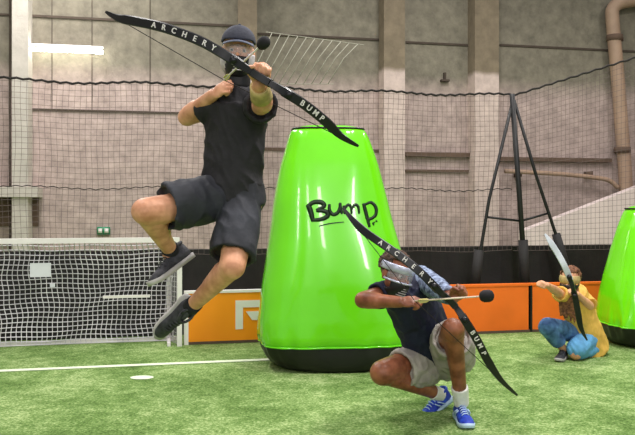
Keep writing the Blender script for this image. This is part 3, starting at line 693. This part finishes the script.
bow(pts, (.48, .66), .044, 'black recurve bow drawn by the crouching archer', 'bow', M['bowb'], ('ARCHERY', 0, (.25, .46)), ('BUMP', 1, (.715, .80)), nk2)
arrow(nk2, P(487, 296, 3.72), 'pale arrow with black foam tip on the crouching archer\'s bow', m='shaft', tr=.031)

# ------------------------------------------------------------------ person 3: the far archer
t = thing('person', (P(580, 350, 6.3).x, 6.3, 0), 'person kneeling in yellow shirt and blue jeans with a raised bow, at right', 'person')
s3 = .92
hipA, kneeA, ankA = P(584, 335, 6.42), P(548, 327, 6.14), P(563, 349, 6.22)
hipB, kneeB, ankB = P(590, 336, 6.40), P(577, 351, 6.16), P(602, 350, 6.42)
kneeB.z = .065; ankB.z = .06; ankA.z = .085
shA, elA, wrA = P(565, 297, 6.16), P(556, 291, 5.98), P(547, 285, 5.82)
shB, elB, wrB = P(583, 298, 6.36), P(590, 306, 6.22), P(577, 294, 6.08)
HC = P(570, 281, 6.18); HT = frame(HC, (-.55, -.82, -.05), (.05, 0, 1)); xd = shB-shA
b = MB(); head(b, HT, s3); b.cap(P(572, 289, 6.2), P(574, 296, 6.26), .046, .05)
b.con(P(575, 298, 6.26), P(586, 334, 6.42), (.12, .08), (.12, .09), xd); b.cap(hipA, hipB, .10, .10)
leg(b, hipA, kneeA, ankA, (.078, .056, .05, .034)); leg(b, hipB, kneeB, ankB, (.078, .056, .05, .034)); arm(b, shA, elA, wrA, (.042, .035, .034, .024)); arm(b, shB, elB, wrB, (.042, .035, .034, .024))
hand(b, wrA, P(543, 283, 5.76)-wrA, (-.3, -.7, .5), 1, (75, 85, 45), s=.9); hand(b, wrB, P(571, 290, 6.02)-wrB, (0, -.5, .85), 1, (40, 90, 45), s=.9)
b.flesh('body', M['skin3'], t, .0065, 3); eyes(t, HT, s3)
b = MB(); b.con(P(573, 294, 6.24), P(578, 310, 6.32), (.13, .10), (.15, .115), xd); b.con(P(578, 308, 6.32), P(591, 350, 6.44), (.15, .115), (.165, .15), xd, hollow=.02); b.cap(shA, P(574, 296, 6.26), .06, .065); b.cap(shB, P(574, 296, 6.26), .06, .065)
b.con(shA, shA.lerp(elA, .6), .058, .062, hollow=.015); b.con(shB, shB.lerp(elB, .95), .060, .066, hollow=.015)
b.flesh('shirt', M['shirt3'], t, .0075, 3, (.006, 12))
b = MB(); b.cap(hipA, hipB, .095, .095); b.cap(hipA, kneeA, .088, .076); b.con(kneeA, ankA.lerp(kneeA, .25), .074, .058, hollow=.01); b.flesh('jeans_leg', M['jeans'], t, .0075, 3, (.005, 16))
b = MB(); b.cap(hipB, kneeB+Vector((0, 0, .03)), .10, .082); b.con(kneeB, ankB.lerp(kneeB, .15), .062, .052, hollow=.01); b.flesh('jeans_leg', M['jeansl'], t, .0075, 3, (.005, 16))
shoe(t, ankA, (-.5, -.85, 0), (0, 0, 1), M['shoe1'], M['sole1'], .85, 'shoe1'); shoe(t, ankB+Vector((.0, .02, .02)), (.3, .3, -.9), (-.5, -.8, -.3), M['shoe1'], M['sole1'], .6, 'shoe1')
shell(HT, (0, -.018, .035), (.082, .098, .088), lambda c: c.z > -.5 and not (c.y > .3 and c.z < .5), .012, M['hairb'], 'hair', t, 64, 40, .016)
b = MB()
for i in range(9):
    x = 561+i*1.6; b.cap(P(x+2, 288, 6.14), P(x, 300, 6.08), .022, .020); b.cap(P(x, 300, 6.08), P(x-1+random.random()*3, 314+random.random()*8, 6.08), .018, .008)
b.flesh('long_hair', M['hairb'], t, .007, 1, (.004, 60))
mk = shell(HT, (0, .012, -.03), (.076, .092, .10), lambda c: c.y > 0 and c.z < .1 and c.z > -.8, .005, M['mask'], 'face_mask', t)
shell(HT, (0, .008, .02), (.084, .098, .07), lambda c: abs(c.z) < .45 and c.y > -.2, .005, M['strap'], 'goggle_band', mk)
nk3 = P(573, 291, 6.0)
pts = [P(545, 234, 5.86), P(551, 243, 5.82), P(558, 254, 5.80), P(565, 267, 5.78), P(571, 282, 5.80), P(575, 297, 5.82), P(578, 312, 5.84), P(581, 328, 5.88), P(587, 340, 5.94)]
wrA2 = 0
bow(pts, (.46, .62), .046, 'pale grey and black recurve bow raised by the person in yellow', 'bow', M['bowl'], ('', 0, (0, 1)), ('', 1, (0, 1)), nk3, M['bowb'], wt=.012)

# ------------------------------------------------------------------ light
def area(name, loc, rot, size, power, col=(1, .96, .93), sy=None):
    l = bpy.data.lights.new(name, 'AREA'); l.energy = power; l.color = col; l.size = size
    if sy: l.shape = 'RECTANGLE'; l.size_y = sy
    o = bpy.data.objects.new(name, l); C.objects.link(o); o.location = loc; o.rotation_euler = rot; return o
def aim(o, p): o.rotation_euler = (Vector(p)-o.location).to_track_quat('-Z', 'Y').to_euler()
for i, (x, y, w) in enumerate(((-2.2, 3.8, 120), (2.2, 3.8, 260), (-3.6, 9.6, 260), (2.0, 9.0, 170), (6.2, 8.6, 150))):
    area('hall_lamp', (x, y, 6.2), (0, 0, 0), .5, w, sy=2.4)
for x, w in ((-3.3, 70), (-.4, 45), (1.6, 60), (4.4, 90)):  # tall unseen lights added behind the camera to streak the glossy vinyl
    k = area('streak_light', (x, -4.0, 4.3), (0, 0, 0), .4, w, sy=2.6); aim(k, (.2, 5.8, 1.0))
w = bpy.data.worlds.new('hall_air'); bpy.context.scene.world = w; w.use_nodes = True
w.node_tree.nodes['Background'].inputs[0].default_value = (.95, .97, 1, 1); w.node_tree.nodes['Background'].inputs[1].default_value = .42

# ------------------------------------------------------------------ camera
cam = bpy.data.cameras.new('camera'); co = bpy.data.objects.new('camera', cam); C.objects.link(co); bpy.context.scene.camera = co
cam.sensor_width = 36; cam.lens = 36*F/635; cam.shift_y = -(217.5-HY)/635
co.location = (0, 0, CH); co.rotation_euler = (math.pi/2, 0, 0)
vs = bpy.context.scene.view_settings; vs.view_transform = 'Standard'; vs.look = 'None'; vs.exposure = .22; vs.gamma = 1; vs.use_curve_mapping = False
